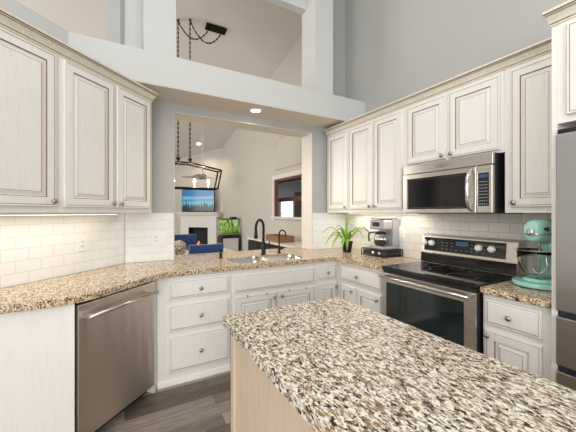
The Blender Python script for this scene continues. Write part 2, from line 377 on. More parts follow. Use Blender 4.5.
# backsplash tiling, local x along each wall, local z up from the counter
def tiles(name, L, loc, rz, m, h=.46, cut=None):
    mb = MB()
    mb.box(0, L, -.008, 0, 0, h)
    o = mb.build(name, m); o['kind'] = 'structure'; o.location = loc; o.rotation_euler = (0,0,rz); return o
p = D(3.2, .001)
tiles('wall_left_tiles', 3.19, (p[0], p[1], .9145), R(45), M['tile'])
tiles('wall_back_tiles_left', .42, (.004, WY-.001, .9145), 0, M['tile'])
tiles('wall_back_tiles_right', WX-2.062, (2.062, WY-.001, .9145), 0, M['tile'])
tiles('wall_right_tiles', 2.40, (WX-.001, WY-.01, .9145), R(-90), M['tile_shaded'])
# living-room hole casing and beam inside
tr = MB(); X0 = WX-.02
tr.box(X0, WX, 5.26, 5.34, 1.22, 2.10); tr.box(X0, WX, 3.84, 3.90, 1.22, 2.10); tr.box(X0, WX, 3.90, 5.26, 2.02, 2.10); tr.box(X0-.03, WX+.07, 3.86, 5.36, 1.26, 1.30)
struct('trim_6', tr, M['jamb'], .003)
struct('trim_7', MB().box(3.0, 3.10, 3.2, 8.2, 1.62, 1.70), M['brown_beam'])
struct('trim_10', MB().box(3.0, 3.08, 3.2, 8.2, 2.02, 2.07).box(3.0, 3.08, 6.18, 6.26, 1.2, 2.02), M['brown_beam'])
wn = MB(); wn.box(4.62, 5.16, 8.96, 8.999, .85, 1.84)
wg = wn.build('window_1', M['white']); wg['kind'] = 'structure'
pg = MB(); pg.box(4.67, 4.885, 8.95, 8.959, .90, 1.34).box(4.895, 5.11, 8.95, 8.959, .90, 1.34).box(4.67, 4.885, 8.95, 8.959, 1.36, 1.79).box(4.895, 5.11, 8.95, 8.959, 1.36, 1.79)
po = pg.build('window_pane', M['dayglow'], wg)
cu = MB(); N = 20; vs = []
for i in range(N+1):
    x = 5.20+.34*i/N; y = 8.93+.02*math.sin(i*1.9); vs += [(x, y, .05), (x, y, 2.1), (x, y+.006, .05), (x, y+.006, 2.1)]
cu.add(vs, [(i*4, i*4+4, i*4+5, i*4+1) for i in range(N)]+[(i*4+2, i*4+3, i*4+7, i*4+6) for i in range(N)], 0, True)
tag(cu.build('curtain', M['curtain']), 'brown curtain beside the window seen through the living room wall opening', 'curtain')
area('side_room_daylight', (4.4, 7.0, 2.4), (4.4, 7.0, 0), 1.6, 1.6, 22, (0.95, 0.97, 1))
struct('trim_9', MB().box(WX+.001, WX+.069, 5.242, 5.259, 1.301, 2.019).box(WX+.001, WX+.069, 3.901, 5.241, 2.0, 2.019), M['brown_beam'])
# recessed frame panel above the hole
pn = MB(); pn.rings(0, 1, 0, 1, [(0,0,0),(0,-.02,0),(.06,-.02,0),(.07,-.012,0)])
rp = pn.build('trim_8', M['beige_wall']); rp['kind'] = 'structure'; rp.location = (WX-.001, 5.26, 2.2); rp.rotation_euler = (0,0,R(-90)); rp.scale = (1.36, 1, .62)
# baseboard along the base cabinets (shoe moulding)
sh = MB(); sh.extx([(0,0.002),(0,.05),(-.008,.045),(-.016,.02),(-.018,0.002)], .225, 1.985, T=Matrix.Translation((0, 2.529, 0)))
struct('baseboard_back', sh, M['cab'])

# ------------------------------------------------------------------ cabinet builders
def door_mb(x0, x1, z0, z1, yf):
    t = .02; f = .056
    return MB().rings(x0, x1, z0, z1, [(0, yf, 0), (0, yf-t+.005, 0), (.004, yf-t, 0), (.011, yf-t, 0), (.0135, yf-t+.002, 1), (.016, yf-t, 0), (f, yf-t, 0),
        (f+.004, yf-t+.009, 1), (f+.010, yf-t+.010, 0), (f+.030, yf-t+.002, 0), (f+.0325, yf-t+.002, 1)])
def drawer_mb(x0, x1, z0, z1, yf):
    t = .02
    return MB().rings(x0, x1, z0, z1, [(0, yf, 0), (0, yf-t+.007, 0), (.004, yf-t+.003, 0), (.013, yf-t+.002, 0), (.0155, yf-t+.0035, 1), (.020, yf-t, 0)])
CABM = [M['cab'], M['glaze']]
def knob(parent, x, z, y):
    mb = MB().lathe([(.006,0),(.006,.010),(.008,.013),(.0155,.018),(.0165,.023),(.013,.028),(.006,.031),(0.0001,.032)], (x, y, z), '-y', 16)
    k = part('knob', mb, M['nickel'], parent, 'brushed nickel round knob'); return k
def cabinet(name, label, cat, loc, rz, w, z0, z1, depth, fronts, carc_top=None, group=None):
    """fronts: (kind, x0, x1, z0, z1, knobx, knobz)"""
    t = thing(name, label, cat, loc, rz, group)
    mb = MB()
    if carc_top: mb.box(0, w, -depth, 0, z0, carc_top); mb.box(0, w, -depth, -depth+.02, carc_top, z1)
    else: mb.box(0, w, -depth, 0, z0, z1)
    part('carcass', mb, M['cab'], t, None, .0015)
    for fr in fronts:
        kd, x0, x1, a_, b_, kx, kz = fr
        mbf = (door_mb if kd == 'door' else drawer_mb)(x0, x1, a_, b_, -depth-.0005)
        o = part({'door': 'door', 'drawer': 'drawer', 'panel': 'false_front'}[kd], mbf, CABM, t)
        if kx is not None: knob(o, kx, kz, -depth-.0205)
    return t
CROWN = [(0, 0), (-.008, 0), (-.010, .010), (-.016, .014), (-.020, .024), (-.034, .044), (-.044, .052), (-.052, .056), (-.054, .070), (0, .070)]
def crown(parent, x0, x1, depth, z, m0=0, m1=0):
    mb = MB()
    pr = [(p[0]-depth, p[1]+z) for p in CROWN]
    mb.extx(pr, x0, x1, 0, m0, m1)
    for zz, yy in ((.011, -.0115), (.048, -.0385), (.055, -.0520)):      # dark glaze lines in the moulding's creases
        mb.extx([(yy-depth-.0015, z+zz-.002), (yy-depth-.0015, z+zz+.002), (yy-depth+.006, z+zz+.002), (yy-depth+.006, z+zz-.002)], x0 + (m0*yy if m0 else 0), x1 + (m1*yy if m1 else 0), 1)
    return part('crown_molding', mb, [M['crown'], M['glaze']], parent, 'tan glazed crown molding')
M['crown'] = cabpaint('glazed_crown_paint', (0.75, 0.69, 0.59), .6, .8)

# --- upper cabinets, right wall (local x runs towards the camera, x = 3.115 - Y)
UD = .32
def UR(y): return 3.115 - y
RZ = R(-90)
rx = WX-.001
zb, zt = 1.378, 2.352
def upper(label, ya, yb, doors, zb_=zb, door_z0=1.415, z1=zt, cr=True):
    L = ya-yb
    t = cabinet('upper_cabinet', label, 'cabinet', (rx, ya, 0), RZ, L, zb_, z1, UD, [('door', ya-a, ya-b, door_z0, 2.325, (ya-k) if k else None, door_z0+.03) for a, b, k in doors])
    crown(t, 0, L, UD, z1); return t
upper('narrow single-door cream upper cabinet in the corner beside the pass-through', 3.085, 2.662, [(3.045, 2.678, 2.705)])
upper('cream double-door upper cabinet above the coffee maker', 2.661, 1.862, [(2.645, 2.284, 2.31), (2.262, 1.905, 2.235)])
upper('short cream double-door upper cabinet above the microwave', 1.861, 1.062, [(1.848, 1.475, 1.503), (1.452, 1.085, 1.424)], 1.792, 1.812)
upper('cream single-door upper cabinet beside the fridge panel above the mixer', 1.061, .697, [(1.022, .728, .995)])
# --- upper cabinets, diagonal wall (local x = s0 - s)
def upper_d(label, sa, sb, doors, m1=0):
    p_ = D(sa, .001)
    t = cabinet('upper_cabinet', label, 'cabinet', (p_[0], p_[1], 0), R(45), sa-sb, zb, zt, .33, [('door', sa-a, sa-b, 1.415, 2.338, sa-k, 1.447) for a, b, k in doors])
    crown(t, 0, sa-sb, .33, zt, 0, m1); return t
upper_d('large single-door cream upper cabinet cut by the left edge of the photo', 1.46, .838, [(1.43, .862, .889)])
upper_d('cream double-door upper cabinet left of the pass-through above the dishwasher', .837, .040, [(.815, .438, .466), (.420, .064, .394)], -.5)

# --- tall fridge surround
t = thing('refrigerator_surround', 'tall cream side panel with deep cabinet above the refrigerator', 'cabinet', (rx, .695, 0), RZ)
part('side_panel', MB().box(0, .024, -.64, 0, 0.002, 2.345), M['cab'], t, None, .0015)
part('carcass', MB().box(.0245, .98, -.64, 0, 1.835, 2.345), M['cab'], t)
for x0, x1, kx in ((.065, .49, .46), (.50, .93, .53)):
    o = part('door', door_mb(x0, x1, 1.868, 2.322, -.6405), CABM, t); knob(o, kx, 1.90, -.661)
crown(t, 0, .98, .64, 2.345, .35, 0)

# ------------------------------------------------------------------ base cabinets
BD = .59
bx = .222
def ly(x): return x - bx
t = cabinet('base_cabinet', 'cream three-drawer base cabinet beside the dishwasher', 'cabinet', (bx, WY-.001, 0), 0, .60, .003, .872, BD,
    [('drawer', ly(.305), ly(.800), .687, .835, ly(.553), .755), ('drawer', ly(.305), ly(.800), .432, .640, ly(.553), .535), ('drawer', ly(.305), ly(.800), .108, .390, ly(.553), .245)])
part('cutting_board', MB().box(ly(.30), ly(.795), -BD-.012, -BD+.0, .850, .862), M['cab'], t, 'pull-out board edge above the top drawer')
bx = .823
t = cabinet('sink_cabinet', 'cream base cabinet under the double sink with a wide false drawer front', 'cabinet', (bx, WY-.001, 0), 0, .885, .003, .872, BD,
    [('panel', ly(.845), ly(1.690), .672, .822, None, None), ('door', ly(.850), ly(1.258), .10, .632, ly(1.225), .590), ('door', ly(1.272), ly(1.690), .10, .632, ly(1.305), .590)], carc_top=.70)
for xx in (.965, 1.155, 1.395, 1.585):
    h_ = MB(); Y = WY-.001-BD-.0215
    h_.box(xx-.005, xx+.005, Y-.0015, Y, .618, .6345); h_.box(xx-.005, xx+.005, Y-.0015, Y+.0195, .6345, .636); h_.box(xx-.005, xx+.005, Y-.008, Y-.0015, .618, .620)
    lab = {.965:'leftmost', 1.155:'second from the left', 1.395:'third from the left', 1.585:'rightmost'}[xx]
    tag(h_.build('door_hook', M['nickel'], None, 0), 'small metal over-door hook on the sink cabinet doors, %s of the four' % lab, 'hook', 'over-door hooks under the sink')
bx = 1.709
cabinet('base_cabinet', 'narrow cream base cabinet right of the sink with one small drawer and door', 'cabinet', (bx, WY-.001, 0), 0, .28, .003, .872, BD,
    [('drawer', ly(1.725), ly(1.968), .687, .835, ly(1.846), .757), ('door', ly(1.725), ly(1.968), .10, .640, ly(1.950), .600)])
# right wall run
def lyr(y): return ya - y
ya = 2.528
RD = .60
cabinet('base_cabinet', 'cream base cabinet left of the range under the coffee maker', 'cabinet', (rx, ya, 0), RZ, ya-1.860, .003, .872, RD,
    [('drawer', lyr(2.456), lyr(1.900), .687, .838, lyr(2.19), .757), ('door', lyr(2.456), lyr(2.235), .10, .640, lyr(2.26), .60), ('door', lyr(2.205), lyr(1.900), .10, .640, lyr(1.93), .60)])
ya = 1.052
cabinet('base_cabinet', 'cream base cabinet between the range and the refrigerator under the mixer', 'cabinet', (rx, ya, 0), RZ, ya-.702, .003, .872, RD,
    [('drawer', lyr(1.035), lyr(.745), .69, .845, lyr(.895), .763), ('door', lyr(1.035), lyr(.745), .10, .655, lyr(1.012), .622)])

# --- end panel cabinet at the left of the dishwasher
ec = thing('end_cabinet', 'whitewashed end panel cabinet left of the dishwasher', 'cabinet', (0,0,0))
q0 = D(.945, .598); q1 = (q0[0]-.95, q0[1]); 
wx_at = q0[1]-WY
part('carcass', MB().prism([(wx_at+.006, q0[1]), (q0[0], q0[1]), D(.945, .004)], .003, .872), M['cab'], ec, None, .001)

# ------------------------------------------------------------------ countertops
def arc(c, r, a0, a1, n=6): return [(c[0]+r*math.cos(R(a0+(a1-a0)*i/n)), c[1]+r*math.sin(R(a0+(a1-a0)*i/n))) for i in range(n+1)]
def fillet(pts, i, r, n=6):
    p0, p1, p2 = Vector(pts[i-1]), Vector(pts[i]), Vector(pts[(i+1) % len(pts)])
    a = p1+(p0-p1).normalized()*r; b = p1+(p2-p1).normalized()*r
    return [tuple((1-k)**2*a + 2*k*(1-k)*p1 + k*k*b) for k in [j/n for j in range(n+1)]]
def slab(name, outer, holes, z0, z1, m, parent=None, bev=.010):
    polys = [[Vector((*p, 0)) for p in outer]] + [[Vector((*p, 0)) for p in h] for h in holes]
    tris = tessellate_polygon(polys); flat = [p for pl in polys for p in pl]; n = len(flat)
    mb = MB(); vs = [(p.x, p.y, z0) for p in flat]+[(p.x, p.y, z1) for p in flat]
    fs = [tuple(t_) for t_ in tris]+[tuple(i+n for i in t_) for t_ in tris]
    o = 0
    for pl in polys:
        k = len(pl)
        for i in range(k): fs.append((o+i, o+(i+1) % k, n+o+(i+1) % k, n+o+i))
        o += k
    mb.add(vs, fs); return mb.build(name, m, parent, bev, 3)
E_ = .636
c1 = D(.965, E_); yl = c1[1]; 
jx = (2.50-WY)+E_*2**.5
outer = [(yl-WY+.012, yl), c1, (jx, 2.50), (1.95, 2.50), (1.95, 1.850), (WX-.012, 1.850), (WX-.012, WY-.012), (2.06-.001, WY-.012), (2.06-.001, 3.44), (.428, 3.44), (.428, WY-.012), (.008, WY-.012)]
f1 = fillet(outer, 1, .16); f2 = fillet(outer, 2, .14); f3 = fillet(outer, 3, .04)
outer = [outer[0]] + f1 + f2 + f3 + outer[4:]
def rrect(x0, x1, y0, y1, r, n=5):
    return arc((x1-r, y0+r), r, -90, 0, n)+arc((x1-r, y1-r), r, 0, 90, n)+arc((x0+r, y1-r), r, 90, 180, n)+arc((x0+r, y0+r), r, 180, 270, n)
SX0, SXM, SX1, SY0, SY1 = .88, 1.28, 1.66, 2.585, 2.95
bowl_l = rrect(SX0, SXM-.012, SY0, SY1, .09); bowl_r = rrect(SXM+.012, SX1, SY0+.02, SY1, .09)
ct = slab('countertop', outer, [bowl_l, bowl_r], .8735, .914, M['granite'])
tag(ct, 'long L-shaped speckled granite countertop with the sink running through the pass-through', 'countertop')
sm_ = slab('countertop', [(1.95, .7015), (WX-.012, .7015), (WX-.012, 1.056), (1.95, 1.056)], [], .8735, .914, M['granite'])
tag(sm_, 'small piece of granite countertop between the range and the refrigerator', 'countertop')
# island
isl_o = [(.383, -.55), (1.034, -.55), (1.034, 1.312), (.383, 1.312)]
isl_o = isl_o[:2] + fillet(isl_o, 2, .02, 4) + fillet(isl_o, 3, .012, 4)
it = slab('countertop', isl_o, [], .876, .914, M['granite_island'], None, .012); tag(it, 'speckled granite island countertop in the foreground', 'countertop')
isl = thing('kitchen_island', 'pale wood kitchen island base under the foreground granite top', 'island', (.713, .38, 0))
part('carcass', MB().box(-.29, .29, -.90, .90, .003, .8755), M['island_wood'], isl, None, .002)
part('corner_trim', MB().box(-.30, -.2905, .86, .905, .003, .8755).box(-.30, -.26, .9005, .905, .003, .8755), M['island_wood'], isl)

# sink bowls (undermount)
sk = thing('kitchen_sink', 'stainless steel double bowl sink set under the granite counter', 'sink', ((SX0+SX1)/2, (SY0+SY1)/2, 0))
def bowl(x0, x1, y0, y1):
    mb = MB(); cx_, cy_ = (SX0+SX1)/2, (SY0+SY1)/2
    L = [(0, .9105), (.003, .80), (.012, .74), (.04, .725), (.12, .722)]
    rings_ = []
    for ins, z_ in L:
        rr = max(.09-ins*.3, .03); rings_.append([(p[0]-cx_, p[1]-cy_, z_) for p in rrect(x0+ins, x1-ins, y0+ins, y1-ins, rr)])
    k = len(rings_[0]); vs = [p for r_ in rings_ for p in r_]; fs = []
    for i in range(len(L)-1):
        for j in range(k): fs.append((i*k+j, i*k+(j+1) % k, (i+1)*k+(j+1) % k, (i+1)*k+j))
    fs.append(tuple(range((len(L)-1)*k, len(L)*k))); mb.add(vs, fs, 0, True); return mb
for (x0, x1, y0, y1) in ((SX0+.0015, SXM-.0135, SY0+.0015, SY1-.0015), (SXM+.0135, SX1-.0015, SY0+.0215, SY1-.0015)):
    o = bowl(x0, x1, y0, y1).build('bowl', M['sink_steel'], sk); sm2 = o.modifiers.new('solid', 'SOLIDIFY'); sm2.thickness = .001; sm2.offset = 0
    dr = MB().lathe([(.04,.7245),(.042,.727),(.030,.726),(.001,.724)], ((x0+x1)/2-(SX0+SX1)/2, (y0+y1)/2-(SY0+SY1)/2, 0), 'z', 20); part('drain', dr, M['chrome'], o)

# faucets
def gooseneck(H, reach, dirv, r, drop, n=14):
    dx, dy = dirv; pts = [(0,0,.05), (0,0,H*.5), (0,0,H-reach*.5)]
    for i in range(1, n+1):
        a = PI*i/n; k = reach*.5*(1-math.cos(a)); z_ = H-reach*.5+reach*.5*math.sin(a); pts.append((dx*k, dy*k, z_))
    pts.append((dx*reach, dy*reach, H-reach*.5-drop)); return pts
f = thing('kitchen_faucet', 'tall black gooseneck pull-down faucet behind the sink', 'faucet', (1.35, 3.02, .9145))
part('body', MB().lathe([(.030,0),(.030,.006),(.024,.014),(.022,.12),(.018,.13),(.016,.16)], seg=20), M['bronze'], f)
dv = Vector((-.80, -.60)).normalized()
pts = gooseneck(.385, .165, dv, .013, .02); part('spout', MB().tube(pts, .0145, 12), M['bronze'], f)
e = pts[-1]; part('spray_head', MB().tube([e, (e[0], e[1], e[2]-.03), (e[0]*1.0, e[1], e[2]-.085), (e[0], e[1], e[2]-.095)], [.0135, .017, .021, .018], 14), M['bronze'], f)
part('handle', MB().tube([(.015,0,.075), (.05,-.01,.08), (.06,-.015,.11), (.066,-.02,.145)], [.012,.011,.008,.006], 10), M['bronze'], f)
f = thing('filter_faucet', 'small black gooseneck water faucet right of the tall faucet', 'faucet', (1.55, 3.03, .9145))
part('body', MB().lathe([(.022,0),(.022,.006),(.014,.012),(.014,.06),(.010,.07)], seg=16), M['bronze'], f)
pts = gooseneck(.265, .10, Vector((.35,-.93)), .008, .02); part('spout', MB().tube(pts, .0085, 10), M['bronze'], f)
part('handle', MB().tube([(.01,0,.045), (.045,-.005,.05), (.065,-.005,.062)], [.009,.008,.006], 8), M['bronze'], f)
f = thing('soap_dispenser', 'short black soap pump on the counter left of the sink', 'soap dispenser', (.86, 2.99, .9145))
part('base', MB().lathe([(.022,0),(.022,.006),(.016,.010),(.016,.05),(.010,.055)], seg=16), M['bronze'], f)
part('pump_head', MB().lathe([(.008,.056),(.008,.075),(.016,.077),(.016,.092),(.001,.094)], seg=16), M['bronze'], f)

# ------------------------------------------------------------------ dishwasher (local x along the diagonal)
s0, s1 = .935, .320
p_ = D(s0, .001); dw = thing('dishwasher', 'stainless steel dishwasher with a bar handle in the diagonal counter', 'dishwasher', (p_[0], p_[1], 0), R(45)); Wd = s0-s1
part('tub', MB().box(0, Wd, -.575, 0, .09, .868), M['black'], dw)
part('toe_kick', MB().box(.002, Wd-.002, -.53, -.05, .003, .089), M['black'], dw)
part('door', MB().box(.006, Wd-.004, -.604, -.5755, .072, .855), M['steel'], dw, 'brushed stainless steel door', .004)
part('handle', MB().tube([(.03,-.652,.785), (Wd-.03,-.652,.785)], .012, 14).box(.035,.062,-.652,-.605,.775,.795).box(Wd-.062,Wd-.035,-.652,-.605,.775,.795), M['micro_steel'], dw, 'polished steel bar handle')
part('vent', MB().box(Wd/2-.012, Wd/2+.012, -.6055, -.6045, .60, .604), M['gray_plastic'], dw)
fl = MB(); a1, a2 = D(.318, .575), D(.318, .02)
tag(MB().prism([D(.319, .60), (.220, 2.529), (.220, 3.10), D(.319, .02)][::-1], .003, .872).build('filler_panel', M['cab']), 'narrow cream filler strip between dishwasher and drawers', 'filler')

# ------------------------------------------------------------------ refrigerator
fr = thing('refrigerator', 'stainless steel refrigerator with stacked drawers at the right edge', 'refrigerator', (rx, .672, 0), RZ)
FW = .92
part('body', MB().box(.004, FW, -.60, -.02, .03, 1.78), M['gray_plastic'], fr)
part('door', MB().box(.006, FW/2-.002, -.678, -.602, .885, 1.775), M['fridge_steel'], fr, None, .006)
part('door', MB().box(FW/2+.002, FW-.004, -.678, -.602, .885, 1.775), M['fridge_steel'], fr, None, .006)
part('drawer', MB().box(.006, FW-.004, -.678, -.602, .612, .856), M['fridge_steel'], fr, None, .006)
part('drawer', MB().box(.006, FW-.004, -.678, -.602, .06, .582), M['fridge_steel'], fr, None, .006)
part('base_grille', MB().box(.01, FW-.01, -.60, -.05, .003, .0295), M['black'], fr)
part('grip_recess', MB().box(.01, FW-.01, -.640, -.603, .857, .884).box(.01, FW-.01, -.640, -.603, .583, .611), mat('dark_blue_gray_recess', (.03,.035,.05), .4), fr)
part('hinge', MB().box(.01, .10, -.66, -.55, 1.7805, 1.80), M['black'], fr)

# ------------------------------------------------------------------ range (local x: 1.842 - Y)
ya = 1.844; RW = .780
rg = thing('kitchen_range', 'black and stainless freestanding electric range with glass cooktop', 'range', (rx-.004, ya, 0), RZ)
part('body', MB().box(0, RW, -.630, -.010, .03, .895), M['black'], rg)
for x in (.04, RW-.04):
    for y in (-.58, -.06): part('foot', MB().lathe([(.015,.001),(.015,.0295)], (x,y,0), 'z', 10), M['black'], rg)
part('cooktop', MB().box(-.002, RW+.002, -.655, -.145, .8955, .924), M['gloss_black'], rg, 'glossy black glass cooktop', .006, 3)
bn = MB()
for x, y, r_ in ((.20,-.47,.11),(.58,-.47,.10),(.20,-.23,.075),(.58,-.23,.075),(.39,-.22,.05)):
    bn.lathe([(r_,0),(r_,.0006),(r_-.003,.0006),(r_-.003,0)], (x,y,.9242), 'z', 36, 0, False)
part('burner_ring', bn, mat('gray_burner_print', (.12,.12,.12), .3), rg)
part('oven_door', MB().box(.004, RW-.004, -.658, -.6305, .20, .872), M['micro_steel'], rg, 'stainless framed oven door', .004)
o = part('oven_window', MB().box(.055, RW-.075, -.6600, -.6583, .235, .800), M['oven_glass'], rg, 'dark glass oven window')
part('door_top_band', MB().box(.004, RW-.004, -.640, -.6302, .8735, .894), M['black'], rg)
part('handle', MB().tube([(.02,-.700,.846), (RW*.25,-.708,.846), (RW*.5,-.711,.846), (RW*.75,-.708,.846), (RW-.02,-.700,.846)], .013, 12).box(.02,.045,-.700,-.659,.836,.856).box(RW-.045,RW-.02,-.700,-.659,.836,.856), M['micro_steel'], rg, 'long stainless oven handle')
part('storage_drawer', MB().box(.004, RW-.004, -.658, -.6305, .04, .190), M['micro_steel'], rg, None, .004)
# back guard, slightly sloped
bgp = [(-.010,.925), (-0.144,.925), (-0.138,1.020), (-0.124,1.165), (-0.090,1.178), (-.010,1.178)]
part('backguard', MB().extx(bgp, 0, RW, 0), M['micro_steel'], rg, 'stainless backguard')
part('backguard_lower', MB().extx([(-.1445,.926),(-.154,.930),(-.150,1.010),(-.1390,1.014)], .004, RW-.004, 0), M['gloss_black'], rg, 'black lower backguard')
def slope_y(z): return -.138 + (z-1.020)*(.014/.145)
part('control_panel', MB().extx([(slope_y(1.035)-.0003,1.035),(slope_y(1.035)-.003,1.035),(slope_y(1.154)-.003,1.154),(slope_y(1.154)-.0003,1.154)], .030, RW-.075, 0), M['gloss_black'], rg, 'black control panel')
o = part('display', MB().extx([(slope_y(1.10)-.0035,1.100),(slope_y(1.10)-.0045,1.100),(slope_y(1.135)-.0045,1.135),(slope_y(1.135)-.0035,1.135)], .33, .43, 0), M['display'], rg)
ky = MB()
for i in range(9):
    for j in range(3):
        x = .20+.012*0+i*.042; z_ = 1.06+j*.027
        if .32 < x < .44 and j > 0: continue
        part('touch_key', MB().box(x, x+.014, slope_y(z_)-.0042, slope_y(z_)-.0032, z_, z_+.004), M['key'], rg)
for yy, zz in ((1.810, 1.105), (1.735, 1.105), (1.327, 1.100), (1.232, 1.100)):
    mb = MB().lathe([(.027,.001),(.027,.010),(.024,.014),(.023,.026),(.020,.029),(.001,.030)], (ya-yy, slope_y(zz)-.003, zz), '-y', 20)
    part('control_knob', mb, M['knob_white'], rg, 'silver control knob')

# ------------------------------------------------------------------ microwave
ya = 1.838; MW = .748
mw = thing('microwave', 'stainless over-the-range microwave with black glass window', 'microwave', (rx, ya, 0), RZ)
part('body', MB().box(0, MW, -.375, -.01, 1.372, 1.790), M['black'], mw, None, .002)
o = part('vent_panel', MB().box(.004, MW-.004, -.404, -.376, 1.712, 1.789), M['micro_steel'], mw, 'stainless vent strip with small logo', .004)
text('badge', 'Whirlpool', .026, M['nickel'], o, (MW*.50, -.4055, 1.750), (R(90),0,0))
part('badge_ring', MB().tube([(MW*.50+.045*math.cos(a), -.4055, 1.752+.014*math.sin(a)+.006*math.cos(a)) for a in [i*PI/12 for i in range(3,24)]], .0012, 6), M['nickel'], o)
dr = part('door', MB().box(.004, .635, -.410, -.376, 1.376, 1.708), M['micro_steel'], mw, 'stainless microwave door', .005, 3)
part('window', MB().rings(.050, .575, 1.408, 1.670, [(0,-.4102,0),(0,-.4120,0),(.012,-.4125,0),(.014,-.4115,1)]), [M['gloss_black'], M['micro_glass']], dr, 'dark glass window')
part('handle', MB().tube([(.606,-.410,1.395),(.606,-.440,1.410),(.606,-.462,1.47),(.606,-.466,1.545),(.606,-.462,1.62),(.606,-.440,1.675),(.606,-.410,1.692)], [.011,.012,.013,.013,.013,.012,.011], 12), M['chrome'], dr, 'curved chrome handle')
cp = part('control_panel', MB().box(.639, MW-.004, -.410, -.376, 1.376, 1.708), M['micro_steel'], mw, None, .005)
kp = part('keypad', MB().box(.652, MW-.026, -.4120, -.4102, 1.425, 1.655), M['gloss_black'], cp, 'black keypad')
part('display', MB().box(.660, MW-.034, -.4130, -.4121, 1.622, 1.645), M['display'], kp)
key_mb = MB()
for i in range(4):
    for j in range(8): key_mb.box(.661+i*.0145, .669+i*.0145, -.4128, -.4121, 1.436+j*.022, 1.443+j*.022)
part('key_print', key_mb, M['key'], kp)
part('filter', MB().box(.10, .60, -.36, -.08, 1.3705, 1.3718), M['gray_plastic'], mw)

# ------------------------------------------------------------------ outlets
def outlet(loc, rz, label, gangs=1):
    t = thing('wall_outlet', label, 'outlet', loc, rz); wd = .038 + .023*(gangs-1)
    part('cover_plate', MB().box(-wd, wd, -.006, 0, -.058, .058), M['outlet'], t, None, .002)
    for g in range(gangs):
        cx_ = (g-(gangs-1)/2)*.046
        part('receptacle', MB().box(cx_-.016, cx_+.016, -.0075, -.0061, -.034, .034), M['outlet'], t)
        if gangs == 2 and g == 1: part('switch', MB().box(cx_-.005, cx_+.005, -.014, -.0076, -.004, .012), M['outlet'], t)
        else:
            for zz in (.018, -.018):
                for xs in (-.0065, .0065): part('slot', MB().box(cx_+xs-.0018, cx_+xs+.0018, -.0082, -.0076, zz-.006, zz+.006), M['slot'], t)
p_ = D(.425, .0095); outlet((p_[0], p_[1], 1.135), R(45), 'white single outlet on the diagonal tiled wall under the left cabinets')
outlet((.285, WY-.0095, 1.125), 0, 'white double-gang outlet on the tiles left of the pass-through', 2)
outlet((2.215, WY-.0095, 1.13), 0, 'white double outlet on the tiles between the pass-through and the potted plant', 2)
outlet((WX-.0095, 2.18, 1.17), RZ, 'white outlet on the tiled wall just right of the coffee maker')

# ------------------------------------------------------------------ plant
pl = thing('potted_plant', 'green strap-leaved plant in a small black pot in the counter corner', 'plant', (2.30, 2.735, .9145))
part('pot', MB().lathe([(.044,0),(.048,.004),(.064,.110),(.068,.112),(.068,.128),(.061,.128),(.058,.112)], seg=24), M['pot'], pl)
part('soil', MB().lathe([(.057,.100),(.057,.114),(.001,.116)], seg=16), M['soil'], pl)
lf = MB(); rnd = random.Random(11)
# (direction, reach, rise, droop)
leaves = [(R(150),.29,.20,.09),(R(165),.26,.15,.15),(R(190),.28,.10,.19),(R(215),.22,.08,.16),(R(250),.20,.15,.08),(R(275),.14,.16,.06),(R(300),.18,.20,.06),(R(318),.27,.19,.10),
          (R(332),.26,.21,.09),(R(345),.22,.17,.14),(R(60),.15,.18,.10),(R(100),.17,.14,.12),(R(130),.26,.11,.15),(R(230),.17,.06,.14),(R(200),.03,.325,0),(R(325),.10,.24,0),(R(140),.13,.21,.04),(R(185),.16,.19,.06)]
for ang, reach, rise, droop in leaves:
    dx, dy = math.cos(ang), math.sin(ang); N = 10; wv = rnd.uniform(.018,.025)*(1 if reach > .12 else .5); vs = []
    for i in range(N+1):
        k = i/N; x = reach*k**.9; z_ = .115 + rise*math.sin(min(1, k*1.25)*PI*.5) - droop*max(0, k-.45)**1.5*2.4
        wd = wv*(math.sin(PI*min(1,(k*.80+.14)))**.7)*(1-.9*k**5)
        for sgn, dz in ((-1,.005),(0,-.003),(1,.005)): vs.append((dx*x - dy*wd*sgn, dy*x + dx*wd*sgn, z_+dz))
    lf.add(vs, [(i*3+j, i*3+j+1, (i+1)*3+j+1, (i+1)*3+j) for i in range(N) for j in (0,1)], 0, True)
o = part('foliage', lf, M['leaf'], pl); s_ = o.modifiers.new('thick', 'SOLIDIFY'); s_.thickness = .0012

# ------------------------------------------------------------------ coffee corner
rk = thing('coffee_pod_rack', 'black wire pod drawer under the coffee maker', 'rack', (2.322, 2.165, .9145))
part('drawer', MB().box(.012, .238, .012, .338, .014, .055), M['darkwood'], rk)
wr = MB(); W_, L_ = .250, .350
for z_ in (.006, .068):
    wr.tube([(0,0,z_),(W_,0,z_),(W_,L_,z_),(0,L_,z_)], .004, 6, closed=True)
for (x, y) in [(0,0),(W_,0),(W_,L_),(0,L_)]: wr.tube([(x,y,.001),(x,y,.068)], .005, 6)
for i in range(1,12): wr.tube([(0,i*L_/12,.006),(0,i*L_/12,.068)], .002, 5)
for i in range(1,9): wr.tube([(i*W_/9,0,.006),(i*W_/9,0,.068)], .002, 5)
part('wire_frame', wr, M['black'], rk); part('top_panel', MB().box(.003, W_-.003, .003, L_-.003, .0725, .078), M['black'], rk)
part('pods', MB().lathe([(.02,0),(.022,.03),(.001,.031)], (-.0,0,0), 'z', 10, T=Matrix.Translation((.02,.10,.02))).lathe([(.02,0),(.022,.03),(.001,.031)], (0,0,0), 'z', 10, T=Matrix.Translation((.02,.19,.02))), M['chrome'], rk)
cm = thing('coffee_maker', 'silver and black drip coffee maker with glass carafe on the pod rack', 'coffee maker', (2.452, 2.305, .9930), R(-92)); cm.scale = (1.25, 1.03, 1.0)
